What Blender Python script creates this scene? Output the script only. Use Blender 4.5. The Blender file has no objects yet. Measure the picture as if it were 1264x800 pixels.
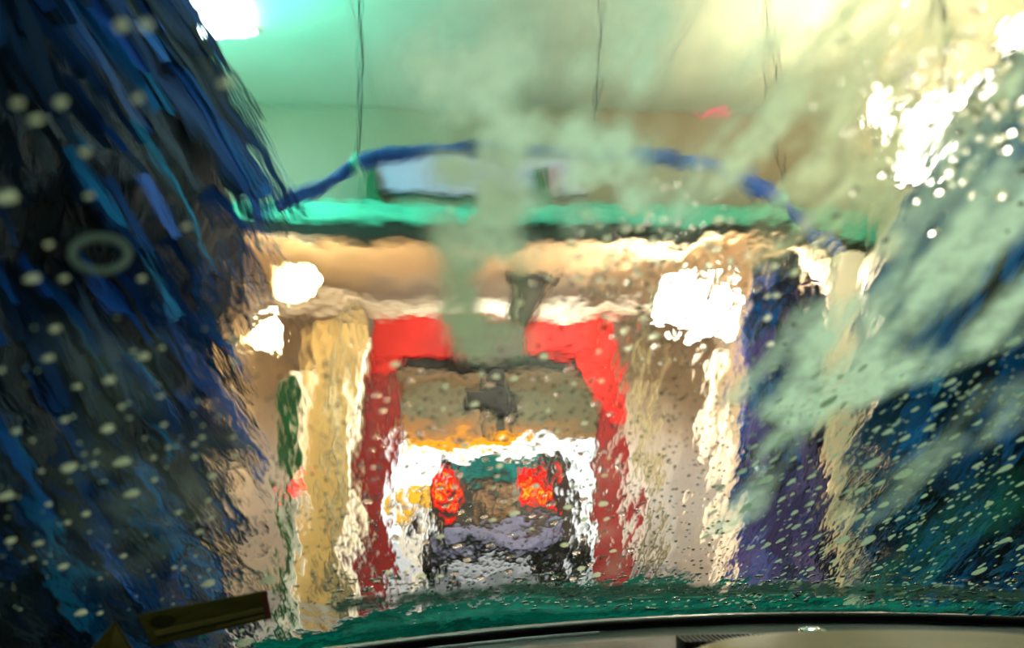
import bpy, bmesh, math, random
from mathutils import Vector, Matrix, noise
random.seed(7)
S = bpy.context.scene
C = S.collection
S.view_settings.view_transform = 'Standard'
S.view_settings.look = 'None'
S.cycles.max_bounces = 16
S.cycles.transmission_bounces = 16
S.cycles.transparent_max_bounces = 16
S.cycles.diffuse_bounces = 3
S.cycles.glossy_bounces = 4
S.cycles.sample_clamp_indirect = 40
S.cycles.caustics_reflective = False
S.cycles.caustics_refractive = False

# ------------------------------------------------------------------ camera and pixel -> place helper
F = 1095.0
EYE = Vector((0, 0, 1.25))
PITCH = math.atan(200 / F)
YAW = math.atan(44 / F)
cp, sp, cy, sy = math.cos(PITCH), math.sin(PITCH), math.cos(YAW), math.sin(YAW)
fwd = Vector((sy * cp, cy * cp, sp)); rgt = Vector((cy, -sy, 0)); upv = rgt.cross(fwd)
def ray(px, py): return fwd + rgt * ((px - 632) / F) + upv * ((400 - py) / F)
def P(px, py, Y):
    d = ray(px, py); return EYE + d * (Y / d.y)
cam_d = bpy.data.cameras.new('camera'); cam = bpy.data.objects.new('camera', cam_d); C.objects.link(cam)
m = Matrix((rgt, upv, -fwd)).transposed().to_4x4(); m.translation = EYE; cam.matrix_world = m
cam_d.sensor_width = 36; cam_d.lens = F / 1264 * 36; cam_d.clip_start = .02
cam_d.dof.use_dof = True; cam_d.dof.focus_distance = .93; cam_d.dof.aperture_fstop = 3.0
S.camera = cam

# ------------------------------------------------------------------ materials
def nt(name):
    mt = bpy.data.materials.new(name); mt.use_nodes = True
    t = mt.node_tree; t.nodes.clear()
    o = t.nodes.new('ShaderNodeOutputMaterial')
    return mt, t, o
def N(t, typ, **kw):
    n = t.nodes.new(typ)
    for k, v in kw.items():
        if k.startswith('i_'): n.inputs[k[2:].replace('_', ' ')].default_value = v
        else: setattr(n, k, v)
    return n
def c4(c): return (c[0], c[1], c[2], 1)
def pm(name, col, rough=.5, metal=0, var=.15, scale=6, bump=0, stretch=(1, 1, 1), spec=.5, col2=None, coat=0):
    mt, t, o = nt(name)
    b = N(t, 'ShaderNodeBsdfPrincipled', i_Roughness=rough, i_Metallic=metal)
    b.inputs['Specular IOR Level'].default_value = spec
    b.inputs['Coat Weight'].default_value = coat
    tc = N(t, 'ShaderNodeTexCoord'); mp = N(t, 'ShaderNodeMapping'); mp.inputs['Scale'].default_value = stretch
    nz = N(t, 'ShaderNodeTexNoise', i_Scale=scale, i_Detail=4.0)
    mx = N(t, 'ShaderNodeMix', data_type='RGBA')
    a = [max(0, x * (1 - var)) for x in col]; bb = [x * (1 + var) for x in col] if col2 is None else col2
    mx.inputs['A'].default_value = c4(a); mx.inputs['B'].default_value = c4(bb)
    L = t.links.new
    L(tc.outputs['Object'], mp.inputs['Vector']); L(mp.outputs[0], nz.inputs['Vector'])
    rmp = N(t, 'ShaderNodeMapRange'); rmp.inputs[1].default_value = .3; rmp.inputs[2].default_value = .7
    L(nz.outputs['Fac'], rmp.inputs[0]); L(rmp.outputs[0], mx.inputs['Factor'])
    L(mx.outputs['Result'], b.inputs['Base Color'])
    if bump:
        bp = N(t, 'ShaderNodeBump', i_Strength=1.0, i_Distance=bump); L(nz.outputs['Fac'], bp.inputs['Height']); L(bp.outputs[0], b.inputs['Normal'])
    L(b.outputs[0], o.inputs[0]); return mt
def em(name, col, k):
    mt, t, o = nt(name)
    e = N(t, 'ShaderNodeEmission', i_Color=c4(col), i_Strength=k)
    t.links.new(e.outputs[0], o.inputs[0]); return mt

def strip_mat(name, ramp):
    mt, t, o = nt(name); L = t.links.new
    b = N(t, 'ShaderNodeBsdfPrincipled', i_Roughness=.45); b.inputs['Specular IOR Level'].default_value = .10
    g = N(t, 'ShaderNodeNewGeometry'); oi = N(t, 'ShaderNodeObjectInfo')
    ad = N(t, 'ShaderNodeMath', operation='ADD'); fr = N(t, 'ShaderNodeMath', operation='FRACT')
    L(g.outputs['Random Per Island'], ad.inputs[0]); L(oi.outputs['Random'], ad.inputs[1]); L(ad.outputs[0], fr.inputs[0])
    r = N(t, 'ShaderNodeValToRGB'); els = r.color_ramp.elements
    els[0].position, els[0].color = ramp[0][0], c4(ramp[0][1]); els[1].position, els[1].color = ramp[-1][0], c4(ramp[-1][1])
    for p_, c_ in ramp[1:-1]:
        e = els.new(p_); e.color = c4(c_)
    L(fr.outputs[0], r.inputs[0]); L(r.outputs[0], b.inputs['Base Color'])
    tr = N(t, 'ShaderNodeBsdfTranslucent'); L(r.outputs[0], tr.inputs['Color'])
    ms = N(t, 'ShaderNodeMixShader'); ms.inputs[0].default_value = .25
    L(b.outputs[0], ms.inputs[1]); L(tr.outputs[0], ms.inputs[2]); L(ms.outputs[0], o.inputs[0]); return mt

M = {}
M['ceil'] = pm('ceiling_plastic', (.44, .50, .44), .35, var=.14, scale=1.1, spec=.4)
M['ceilrear'] = pm('warm_ceiling', (.66, .50, .30), .45, var=.14, scale=1.0)
M['bulk'] = pm('bulkhead_panel', (.36, .27, .20), .4, var=.12, scale=1.0)
M['wall'] = pm('wall_beige', (.80, .60, .34), .45, var=.14, scale=1.4)
M['wallr'] = pm('wall_cream', (.88, .70, .52), .4, var=.12, scale=1.2)
M['green_wall'] = pm('wall_pale_green', (.60, .64, .46), .5, var=.1, scale=1)
M['floor'] = pm('wet_concrete', (.12, .16, .22), .3, var=.3, scale=5, bump=.01)
M['outside'] = pm('bright_pavement', (.8, .8, .78), .5, var=.05)
M['red'] = pm('red_paint', (.36, .010, .010), .5, var=.2, scale=2, spec=.2)
M['darkred'] = pm('dark_red_paint', (.14, .010, .012), .5, var=.25, scale=2, spec=.2)
M['grey'] = pm('grey_metal', (.30, .29, .27), .35, metal=.6, var=.2)
M['black'] = pm('black_plastic', (.008, .009, .010), .6, var=.3, scale=30, spec=.2)
M['dark'] = pm('dark_housing', (.03, .032, .028), .6, var=.25, spec=.2)
M['dgreen'] = pm('dark_green_paint', (.008, .10, .035), .4, var=.25)
M['teal'] = pm('teal_plastic_and_glow', (.12, .62, .48), .3, var=.3, scale=3, stretch=(1, 6, 6))
M['lilac'] = pm('lilac_panel', (.72, .48, .80), .4, var=.1, scale=2)
M['beige'] = pm('beige_post', (.60, .52, .36), .4, var=.15, scale=3)
M['gold'] = pm('gold_post', (.55, .43, .20), .45, var=.18, scale=3)
M['olive'] = pm('olive_pipe_and_shadow', (.26, .24, .15), .45, var=.25, scale=4)
M['white'] = pm('white_gloss', (.85, .84, .82), .25, var=.06)
M['blue'] = pm('blue_cloth', (.006, .06, .38), .5, var=.55, scale=14, col2=(.01, .12, .55))
M['pink'] = em('pink_light', (1, .16, .20), 1.1)
M['yellow'] = pm('yellow_paint', (.95, .55, .03), .4, var=.08)
M['amber'] = em('amber_glow', (1, .36, .01), 1.7)
M['tan'] = pm('tan_panel', (.85, .55, .28), .5, var=.08)
M['carbody'] = pm('dark_brown_car_paint', (.055, .042, .042), .22, var=.25, coat=.6)
M['tailgate'] = pm('brown_reflection_and_plate', (.30, .19, .12), .25, var=.5, scale=5)
M['carglass'] = pm('teal_car_glass', (.03, .34, .40), .1, var=.4, scale=4)
M['bumper'] = pm('lilac_bumper', (.22, .24, .46), .3, var=.35, scale=6)
M['rubber'] = pm('tyre_rubber', (.012, .012, .013), .7, var=.2)
M['chrome'] = pm('chrome', (.7, .7, .7), .15, metal=1, var=.1)
M['tail'] = em('tail_light_red', (1, .015, .008), 1.6)
M['tailhot'] = em('tail_light_orange', (1, .22, .01), 4)
M['stripgrey'] = pm('lilac_grey_glint', (.20, .17, .20), .4, var=.5, scale=60)
M['hood'] = pm('hood_teal_glow_paint', (.001, .075, .062), .5, var=.9, scale=5, stretch=(1, 3, 1), spec=0.0)  # teal glow reflected by the hood is put into its base colour
M['dash'] = pm('dashboard_vinyl', (.035, .045, .042), .5, var=.2, scale=80, bump=.0004)
M['dashlit'] = pm('dashboard_hood_vinyl_lit', (.34, .25, .055), .5, var=.2, scale=3, stretch=(1, 3, 1))  # light on top of the instrument hood is mixed into this tone
M['frit'] = pm('black_frit', (.004, .004, .005), .4, var=.2)
M['olivest'] = pm('sticker_olive', (.17, .19, .04), .6, var=.35, scale=40, stretch=(1, 6, 1))
M['olivelt'] = pm('sticker_light_olive', (.36, .38, .14), .6, var=.25, scale=50)
M['olivedk'] = pm('sticker_dark', (.05, .06, .02), .6, var=.4, scale=60)
M['stred'] = pm('sticker_red_edge', (.34, .10, .09), .6, var=.2)
M['lampw'] = em('floodlight_white', (1, .90, .72), 28)
M['lampy'] = em('floodlight_amber', (1, .74, .30), 4.5)
M['lampt'] = em('fluorescent_teal_white', (.80, 1, .96), 14)
M['lampred'] = em('red_signal', (1, .05, .04), 2.5)
M['bluestrip'] = strip_mat('blue_brush_cloth', [(0, (.002, .006, .012)), (.42, (.002, .016, .055)), (.66, (.002, .042, .20)), (.86, (.003, .062, .38)), (1, (.004, .16, .34))])
M['tealstrip'] = strip_mat('teal_blue_brush_cloth', [(0, (.002, .010, .018)), (.3, (.004, .045, .10)), (.55, (.005, .11, .32)), (.85, (.008, .14, .50)), (1, (.02, .24, .44))])
M['purpstrip'] = strip_mat('purple_blue_brush_cloth', [(0, (.12, .08, .30)), (.35, (.22, .17, .50)), (.6, (.30, .25, .66)), (.8, (.02, .18, .62)), (1, (.015, .12, .45))])

M['core'] = pm('packed_brush_cloth', (.003, .012, .032), .75, var=.8, scale=9, stretch=(3, 3, .5), bump=.05)
def windshield_glass():
    mt, t, o = nt('wet_windshield_glass'); L = t.links.new
    g = N(t, 'ShaderNodeBsdfGlass', i_IOR=1.33, i_Roughness=0.0); g.inputs['Color'].default_value = (.93, .98, .96, 1)
    at = N(t, 'ShaderNodeAttribute', attribute_name='glassuv')
    st = N(t, 'ShaderNodeAttribute', attribute_name='wet')
    mp = N(t, 'ShaderNodeMapping'); mp.inputs['Scale'].default_value = (1, .42, 1)
    L(at.outputs['Vector'], mp.inputs['Vector'])
    n1 = N(t, 'ShaderNodeTexNoise', i_Scale=26.0, i_Detail=1.5)
    n2 = N(t, 'ShaderNodeTexNoise', i_Scale=95.0, i_Detail=2.0)
    L(mp.outputs[0], n1.inputs['Vector']); L(mp.outputs[0], n2.inputs['Vector'])
    m1 = N(t, 'ShaderNodeMath', operation='MULTIPLY_ADD'); m1.inputs[1].default_value = .20
    L(n2.outputs['Fac'], m1.inputs[0]); L(n1.outputs['Fac'], m1.inputs[2])
    m2 = N(t, 'ShaderNodeMath', operation='MULTIPLY'); L(m1.outputs[0], m2.inputs[0]); L(st.outputs['Fac'], m2.inputs[1])
    bp = N(t, 'ShaderNodeBump', i_Strength=1.0, i_Distance=.0030); L(m2.outputs[0], bp.inputs['Height'])
    L(bp.outputs[0], g.inputs['Normal']); L(g.outputs[0], o.inputs[0]); return mt
def plain_glass(name, ior, tint=(1, 1, 1)):
    mt, t, o = nt(name)
    g = N(t, 'ShaderNodeBsdfGlass', i_IOR=ior, i_Roughness=0.0); g.inputs['Color'].default_value = c4(tint)
    t.links.new(g.outputs[0], o.inputs[0]); return mt
M['glass_out'] = windshield_glass()
M['glass_in'] = plain_glass('windshield_inner_glass', 1.33)
M['water'] = plain_glass('clear_water', 1.33)
def foam_blob_mat(name, col, col2):
    mt, t, o = nt(name); L = t.links.new
    tc = N(t, 'ShaderNodeTexCoord'); v = N(t, 'ShaderNodeTexVoronoi', i_Scale=5.0); L(tc.outputs['Object'], v.inputs['Vector'])
    mx = N(t, 'ShaderNodeMix', data_type='RGBA'); mx.inputs['A'].default_value = c4(col); mx.inputs['B'].default_value = c4(col2)
    L(v.outputs['Distance'], mx.inputs['Factor'])
    d = N(t, 'ShaderNodeBsdfDiffuse'); tr = N(t, 'ShaderNodeBsdfTranslucent'); tp = N(t, 'ShaderNodeBsdfTransparent')
    L(mx.outputs['Result'], d.inputs['Color']); L(mx.outputs['Result'], tr.inputs['Color'])
    a = N(t, 'ShaderNodeMixShader'); a.inputs[0].default_value = .6; L(d.outputs[0], a.inputs[1]); L(tr.outputs[0], a.inputs[2])
    b = N(t, 'ShaderNodeMixShader'); b.inputs[0].default_value = .25; L(a.outputs[0], b.inputs[1]); L(tp.outputs[0], b.inputs[2])
    L(b.outputs[0], o.inputs[0]); return mt
M['foamcream'] = foam_blob_mat('cream_soap_foam', (1, .98, .84), (.45, .45, .36))
M['foamgreen'] = foam_blob_mat('mint_soap_foam', (.95, 1, .86), (.40, .55, .44))
def foam_sheet_mat():
    mt, t, o = nt('soap_foam_film'); L = t.links.new
    at = N(t, 'ShaderNodeAttribute', attribute_name='foam'); uv = N(t, 'ShaderNodeAttribute', attribute_name='glassuv')
    n = N(t, 'ShaderNodeTexNoise', i_Scale=70.0, i_Detail=4.0); L(uv.outputs['Vector'], n.inputs['Vector'])
    mr = N(t, 'ShaderNodeMapRange'); mr.inputs[1].default_value = .3; mr.inputs[2].default_value = .7; mr.inputs[3].default_value = .72; mr.inputs[4].default_value = 1.2
    L(n.outputs['Fac'], mr.inputs[0])
    mm = N(t, 'ShaderNodeMath', operation='MULTIPLY', use_clamp=True); L(at.outputs['Fac'], mm.inputs[0]); L(mr.outputs[0], mm.inputs[1])
    d = N(t, 'ShaderNodeBsdfDiffuse'); tr = N(t, 'ShaderNodeBsdfTranslucent'); tp = N(t, 'ShaderNodeBsdfTransparent')
    tint = N(t, 'ShaderNodeAttribute', attribute_name='foamtint')
    L(tint.outputs['Color'], d.inputs['Color']); L(tint.outputs['Color'], tr.inputs['Color'])
    a = N(t, 'ShaderNodeMixShader'); a.inputs[0].default_value = .6; L(d.outputs[0], a.inputs[1]); L(tr.outputs[0], a.inputs[2])
    b = N(t, 'ShaderNodeMixShader'); L(mm.outputs[0], b.inputs[0]); L(tp.outputs[0], b.inputs[1]); L(a.outputs[0], b.inputs[2])
    L(b.outputs[0], o.inputs[0]); return mt
M['foamsheet'] = foam_sheet_mat()

# ------------------------------------------------------------------ object helpers
def tag(o, label=None, cat=None, group=None, kind=None):
    if label: o['label'] = label
    if cat: o['category'] = cat
    if group: o['group'] = group
    if kind: o['kind'] = kind
    return o
def empty(name, loc, label, cat, group=None):
    o = bpy.data.objects.new(name, None); C.objects.link(o); o.location = loc; o.empty_display_size = .1
    return tag(o, label, cat, group)
def obj(name, bm, mat, parent=None, smooth=False):
    me = bpy.data.meshes.new(name); bm.normal_update(); bm.to_mesh(me); bm.free()
    for mm in (mat if isinstance(mat, (list, tuple)) else [mat]): me.materials.append(mm)
    if smooth: me.polygons.foreach_set('use_smooth', [True] * len(me.polygons))
    o = bpy.data.objects.new(name, me); C.objects.link(o)
    if parent:
        o.parent = parent
        o.matrix_parent_inverse = Matrix.Translation(root_loc(parent)).inverted()
    return o
def root_loc(p):
    v = p.location.copy()
    return v if p.type == 'EMPTY' else Vector()
def box(bm, a, b, bev=0, seg=2):
    x0, y0, z0 = a; x1, y1, z1 = b
    r = bmesh.ops.create_cube(bm, size=1, matrix=Matrix.Translation(((x0 + x1) / 2, (y0 + y1) / 2, (z0 + z1) / 2)) @ Matrix.Diagonal((abs(x1 - x0), abs(y1 - y0), abs(z1 - z0), 1)))
    if bev:
        vs = set(r['verts']); es = [e for e in bm.edges if e.verts[0] in vs and e.verts[1] in vs]
        bmesh.ops.bevel(bm, geom=es, offset=bev, segments=seg, affect='EDGES', profile=.5)
    return bm
def nb(): return bmesh.new()
def tube(bm, pts, rad, n=12, caps=True):
    pts = [Vector(p) for p in pts]; rings = []
    rad = rad if isinstance(rad, (list, tuple)) else [rad] * len(pts)
    ref = Vector((.13, .31, .94))
    for i, p in enumerate(pts):
        d = (pts[min(i + 1, len(pts) - 1)] - pts[max(i - 1, 0)]).normalized()
        u = d.cross(ref)
        if u.length < .05: u = d.cross(Vector((1, 0, 0)))
        u.normalize(); v = d.cross(u)
        rings.append([bm.verts.new(p + (u * math.cos(k * 2 * math.pi / n) + v * math.sin(k * 2 * math.pi / n)) * rad[i]) for k in range(n)])
    for a, b in zip(rings, rings[1:]):
        for k in range(n): bm.faces.new((a[k], a[(k + 1) % n], b[(k + 1) % n], b[k]))
    if caps: bm.faces.new(rings[0][::-1]); bm.faces.new(rings[-1])
    return bm
def prism(bm, poly, y0, y1):
    a = [bm.verts.new((x, y0, z)) for x, z in poly]; b = [bm.verts.new((x, y1, z)) for x, z in poly]
    n = len(poly)
    for k in range(n): bm.faces.new((a[k], a[(k + 1) % n], b[(k + 1) % n], b[k]))
    bm.faces.new(a[::-1]); bm.faces.new(b); bmesh.ops.recalc_face_normals(bm, faces=bm.faces); return bm
def lerp(pts, x):
    if x <= pts[0][0]: return pts[0][1]
    for (a, b), (c, d) in zip(pts, pts[1:]):
        if x <= c: return b + (d - b) * (x - a) / (c - a)
    return pts[-1][1]
def struct(name, bm, mat): return tag(obj(name, bm, mat), kind='structure')

# ------------------------------------------------------------------ the tunnel
XL, XR, YB, YE, ZC, ZC2, YH = -2.5, 2.85, -3.0, 20.0, 4.05, 3.45, 6.3
def PZ(px, py, z):
    d = ray(px, py); return EYE + d * ((z - EYE.z) / d.z)
struct('floor', box(nb(), (XL - .2, YB, -.1), (XR + .2, YE, 0)), M['floor'])
bm = nb()
ys = [YB, -.6, 1.8, 4.2, YH]
for a, b in zip(ys, ys[1:]): box(bm, (XL - .2, a, ZC), (XR + .2, b - .012, ZC + .1))
box(bm, (XL - .2, YB, ZC + .1), (XR + .2, YH, ZC + .15))
for s in (-.78, 1.3): box(bm, (s, YB, ZC - .006), (s + .02, YH, ZC + .01))
struct('ceiling', bm, M['ceil'])
struct('ceiling', box(nb(), (XL - .2, YH + .2, ZC2), (XR + .2, YE, ZC2 + .1)), M['ceilrear'])
struct('wall_bulkhead', box(nb(), (XL - .2, YH, P(560, 292, YH).z), (XR + .2, YH + .2, ZC + .15)), M['bulk'])
struct('wall_left', box(nb(), (XL - .2, YB, 0), (XL, YE, ZC + .15)), M['wall'])
struct('wall_right', box(nb(), (XR, YB, 0), (XR + .2, YE, ZC + .15)), M['wallr'])
struct('wall_rear', box(nb(), (XL - .2, YB - .2, -.1), (XR + .2, YB, ZC + .15)), M['dark'])
bm = nb()
box(bm, (XL - .2, YE, 2.28), (XR + .2, YE + .25, ZC2 + .1))
box(bm, (XL - .2, YE, -.1), (-2.2, YE + .25, 2.28)); box(bm, (2.62, YE, -.1), (XR + .2, YE + .25, 2.28))
struct('wall_exit', bm, M['green_wall'])
struct('door_1', box(nb(), (-2.2, YE - .12, 2.30), (2.62, YE - .01, 2.62)), M['tan'])
tag(bpy.data.objects['door_1'], kind='structure')
struct('ground_outside', box(nb(), (-30, YE, -.12), (30, 70, -.01)), M['outside'])
# pilasters on the left wall
def pix_post(px0, px1, py0, Y, depth=.12):
    a = P(px0, py0, Y); b = P(px1, py0, Y); return box(nb(), (a.x, Y, 0), (b.x, Y + depth, a.z), .008)
tag(pix_box := obj('wall_pilaster', pix_post(383, 437, 395, 9.3, .1), M['gold']), 'wide gold-beige wall pilaster left of the red arch', 'pilaster')
tag(obj('drain_pipe', tube(nb(), [(P(418, 640, 9.15).x, 9.12, 0), (P(414, 500, 9.15).x, 9.12, 1.6), (P(416, 385, 9.15).x, 9.12, 3.0)], .055), M['olive'], smooth=True), 'olive-grey vertical pipe in front of the gold pilaster', 'pipe')
tag(obj('white_edge_post', pix_post(436, 446, 420, 9.2, .06), M['white']), 'thin shiny white post against the left leg of the red arch', 'post')
tag(obj('grey_wall_panel', pix_post(357, 381, 450, 8.9, .05), pm('pinkish_grey_panel', (.62, .55, .50), .35)), 'narrow pinkish grey wall panel right of the dark green pole', 'panel')
t = empty('green_pole', (P(350, 640, 7.0).x, 7.0, 0), 'dark green upright pole right of the left blue brush', 'pole')
obj('pole', box(nb(), (P(342, 640, 7.0).x, 7.0, .02), (P(361, 640, 7.0).x, 7.1, P(350, 462, 7.0).z), .015), M['dgreen'], t)
obj('base_plate', box(nb(), (t.location.x - .14, 6.92, 0), (t.location.x + .14, 7.18, .02)), M['dgreen'], t)
c = P(364, 606, 6.6)
t = empty('signal_lamp', (c.x, 6.55, 0), 'small red signal lamp on a white box at the foot of the green pole', 'signal lamp')
obj('stand', box(nb(), (c.x - .03, 6.57, 0), (c.x + .05, 6.64, c.z - .16), .01), M['white'], t)
obj('box', box(nb(), (c.x - .06, 6.53, c.z - .16), (c.x + .09, 6.67, c.z - .02), .015), M['white'], t)
bm = nb(); bmesh.ops.create_uvsphere(bm, u_segments=16, v_segments=10, radius=.085, matrix=Matrix.Translation((c.x, 6.6, c.z + .02)))
obj('red_lens', bm, M['lampred'], t, True)
# right wall things
tag(obj('beige_post', pix_post(1016, 1060, 300, 4.1, .14), M['beige']), 'upright beige steel post between the two right-hand brushes', 'post')
tag(obj('wall_shadow_bar', tube(nb(), [(P(800, 640, 9.8).x, 9.8, 0), (P(800, 410, 9.8).x, 9.8, P(800, 410, 9.8).z)], .07), M['olive'], smooth=True), 'olive-brown vertical bar painted as the shadow right of the red arch', 'pipe')  # tube stands in for the dark shadow between arch and wall
tag(obj('wall_pilaster', pix_post(868, 885, 430, 8.2, .06), pm('white_panel', (.72, .66, .60), .35)), 'narrow whitish pilaster on the right wall under the floodlight', 'pilaster')

# ------------------------------------------------------------------ overhead beam, hangers, lilac panel
Yb = YH - .16
t = empty('overhead_beam', (.2, Yb, P(560, 278, Yb).z), 'teal-lit horizontal overhead beam across the tunnel', 'beam')
a = P(560, 293, Yb); b = P(560, 262, Yb)
bm = box(nb(), (XL, Yb, P(560, 278, Yb).z), (XR, Yb + .155, P(560, 252, Yb).z), .02); obj('beam', bm, M['teal'], t)  # teal colour holds the light that falls on a white beam
bm = box(nb(), (XL, Yb + .02, P(560, 298, Yb).z), (XR, Yb + .155, P(560, 278, Yb).z - .001), .01); obj('lower_flange', bm, M['dark'], t)
for px in (458, 668):
    q = P(px, 240, Yb)
    obj('hanger', prism(nb(), [(q.x - .045, P(px, 252, Yb).z), (q.x + .07, P(px, 252, Yb).z), (q.x + .02, P(px, 205, Yb).z), (q.x - .045, P(px, 205, Yb).z)], Yb + .02, Yb + .08), M['dgreen'], t)
Yl = YH - .05
a = P(466, 236, Yl); b = P(720, 195, Yl)
t = empty('lilac_light_panel', ((a.x + b.x) / 2, Yl, a.z), 'pale lilac panel above the teal beam, behind the blue overhead hose', 'panel')
obj('panel', box(nb(), (a.x, Yl, a.z), (b.x, Yl + .045, b.z), .01), M['lilac'], t)
obj('panel_edge', box(nb(), (a.x - .015, Yl - .005, a.z - .02), (b.x + .015, Yl + .045, a.z - .001)), M['dark'], t)

# blue overhead hose
pts = [(340, 262), (372, 243), (405, 224), (440, 203), (485, 193), (530, 186), (600, 186), (670, 188), (740, 190), (800, 196), (860, 205), (915, 225), (965, 255), (1005, 290), (1030, 312), (1046, 330)]
w = [P(x, y, 4.45) for x, y in pts]
t = empty('overhead_hose', w[8], 'thick blue cloth-wrapped hose arching overhead between the brushes', 'hose')
obj('hose', tube(nb(), w, [.042 + .008 * math.sin(i * 2.3) for i in range(len(w))]), M['blue'], t, True)
for i in (3, 8, 12):
    d = (w[i + 1] - w[i - 1]).normalized()
    o = obj('clamp', tube(nb(), [w[i] - d * .018, w[i] + d * .018], .056), M['teal'], t, True)
    obj('clip', tube(nb(), [w[i] + Vector((0, 0, .04)), (w[i].x, w[i].y, ZC)], .008, 8), M['dark'], o)

a = PZ(806, 150, ZC - .012); b = PZ(902, 137, ZC - .012)
tag(obj('pink_light_strip', tube(nb(), [a, a.lerp(b, .5), b], [.014, .022, .022], 8), M['pink']), 'thin pink-red glowing strip on the ceiling right of centre', 'light strip')

# ------------------------------------------------------------------ red arch
Ya = 9.5
zt, zb_ = P(600, 391, Ya).z, P(600, 441, Ya).z
xl0, xl1 = P(449, 560, Ya).x, P(482, 560, Ya).x
xr0, xr1 = P(738, 560, Ya).x, P(774, 560, Ya).x
t = empty('wash_arch', ((xl0 + xr1) / 2, Ya, 0), 'red painted steel wash arch over the lane behind the front car', 'arch')
obj('post', box(nb(), (xl0, Ya, 0), (xl1, Ya + .3, zb_), .02), M['darkred'], t)
obj('post', box(nb(), (xr0, Ya, 0), (xr1, Ya + .3, zb_), .02), M['darkred'], t)
obj('cross_beam', box(nb(), (xl0, Ya - .02, zb_), (xr1, Ya + .32, zt), .025), M['red'], t)
obj('corner_brace', prism(nb(), [(xr0 - .18, zb_), (xr1, zb_), (xr1, zb_ - .75), (xr0, zb_ - .55)], Ya - .03, Ya + .05), M['red'], t)
obj('corner_brace', prism(nb(), [(xl0, zb_), (xl1 + .05, zb_), (xl1, zb_ - .18), (xl0, zb_ - .25)], Ya - .03, Ya + .05), M['red'], t)
obj('beam_shadow_bar', box(nb(), (xl1, Ya + .05, zb_ - .14), (xr0, Ya + .28, zb_ - .001), .02), M['black'], t)  # black bar stands in for the shadow under the cross beam
obj('top_rail', box(nb(), (xl0 - .3, Ya, zt), (xr1 + .3, Ya + .3, P(600, 379, Ya).z), .01), M['grey'], t)
for x in (xl0, xr0): obj('foot_plate', box(nb(), (x - .06, Ya - .06, 0), (x + .39, Ya + .36, .03)), M['darkred'], t)
tag(obj('white_valance', box(nb(), (XL, Ya + .35, P(600, 378, Ya).z), (XR, Ya + .4, P(600, 364, Ya).z)), M['white']), 'white horizontal strip above the red arch', 'strip')

# ------------------------------------------------------------------ hanging air dryer
Yd = 9.0
q = P(640, 400, Yd)
t = empty('air_dryer', (q.x, Yd, ZC2), 'dark air dryer nozzle hanging in front of the red arch', 'dryer')
def pbox(px0, py0, px1, py1, Y, d, bev=.03):
    a = P(px0, py1, Y); b = P(px1, py0, Y); return box(nb(), (a.x, Y, a.z), (b.x, Y + d, b.z), bev)
bm = nb(); A = P(640, 470, Yd); z0 = P(640, 392, Yd).z
tube(bm, [(P(662, 300, Yd).x, Yd + .2, ZC2 - .061), (P(657, 340, Yd).x, Yd + .2, z0 + .25), (P(640, 390, Yd).x, Yd + .2, z0)], [.17, .16, .12], 16); obj('duct', bm, M['dark'], t, True)
obj('ceiling_flange', box(nb(), (P(662, 300, Yd).x - .22, Yd, ZC2 - .06), (P(662, 300, Yd).x + .22, Yd + .4, ZC2), .01), M['dark'], t)
bm = pbox(566, 395, 650, 448, Yd, .4, .05); obj('blower_housing', bm, M['dark'], t)
bm = pbox(596, 448.5, 632, 480, Yd + .08, .2, .02); obj('neck', bm, M['black'], t)
bm = pbox(569, 480.5, 638, 512, Yd, .35, .04); h = obj('nozzle', bm, M['black'], t)
obj('nozzle_tip', pbox(600, 512.5, 625, 542, Yd + .1, .15, .02), M['dark'], h)

# ------------------------------------------------------------------ lamps
def flood(name, c, r, lens, label, power, col, hang_dir, aim, group=None):
    c = Vector(c); aim = Vector(aim).normalized()
    t = empty(name, c, label, 'lamp', group)
    rot = aim.to_track_quat('Z', 'Y').to_matrix().to_4x4(); T = Matrix.Translation(c) @ rot
    bm = nb(); box(bm, (-r * 1.1, -r * .85, -.12), (r * 1.1, r * .85, -.012), .02); bm.transform(T); obj('housing', bm, M['grey'], t)
    bm = nb(); box(bm, (-r, -r * .75, -.02), (r, r * .75, 0.0), .004); bm.transform(T); obj('lens', bm, lens, t)
    e = c - aim * .08; obj('bracket', tube(nb(), [e, e + Vector(hang_dir)], .018, 8), M['dark'], t)
    if power:
        ld = bpy.data.lights.new(name, 'POINT'); ld.energy = power; ld.color = col; ld.shadow_soft_size = .09
        lo = bpy.data.objects.new(name + '_bulb', ld); C.objects.link(lo); lo.location = c + aim * .12
    return t
c = P(1160, 158, 3.4)
flood('floodlight', c, .19, M['lampw'], 'large white floodlight glaring at upper right above the near right brush', 60, (1, .86, .62), (0, 0, ZC - c.z), (-.75, -.6, -.1))
c = P(1290, 60, 3.0)
flood('floodlight', c, .10, M['lampw'], 'white floodlight at the right edge near the ceiling', 14, (1, .9, .7), (0, 0, ZC - c.z), (-.8, -.5, -.1))
c = P(852, 376, 8.3)
flood('floodlight', c, .28, M['lampw'], 'white floodlight on the right wall beside the red arch', 170, (1, .86, .64), (XR - c.x - .0485, .0, .0), (-.6, -.8, -.05))
c = P(360, 352, 7.2)
flood('floodlight', c, .12, M['lampy'], 'amber floodlight on the left wall, upper of the two', 70, (1, .78, .42), (XL - c.x, 0, 0), (.5, -.8, -.1))
c = P(322, 408, 8.0)
flood('floodlight', c, .12, M['lampy'], 'amber floodlight on the left wall, lower of the two', 60, (1, .80, .5), (XL - c.x, 0, 0), (.5, -.8, -.1))
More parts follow.
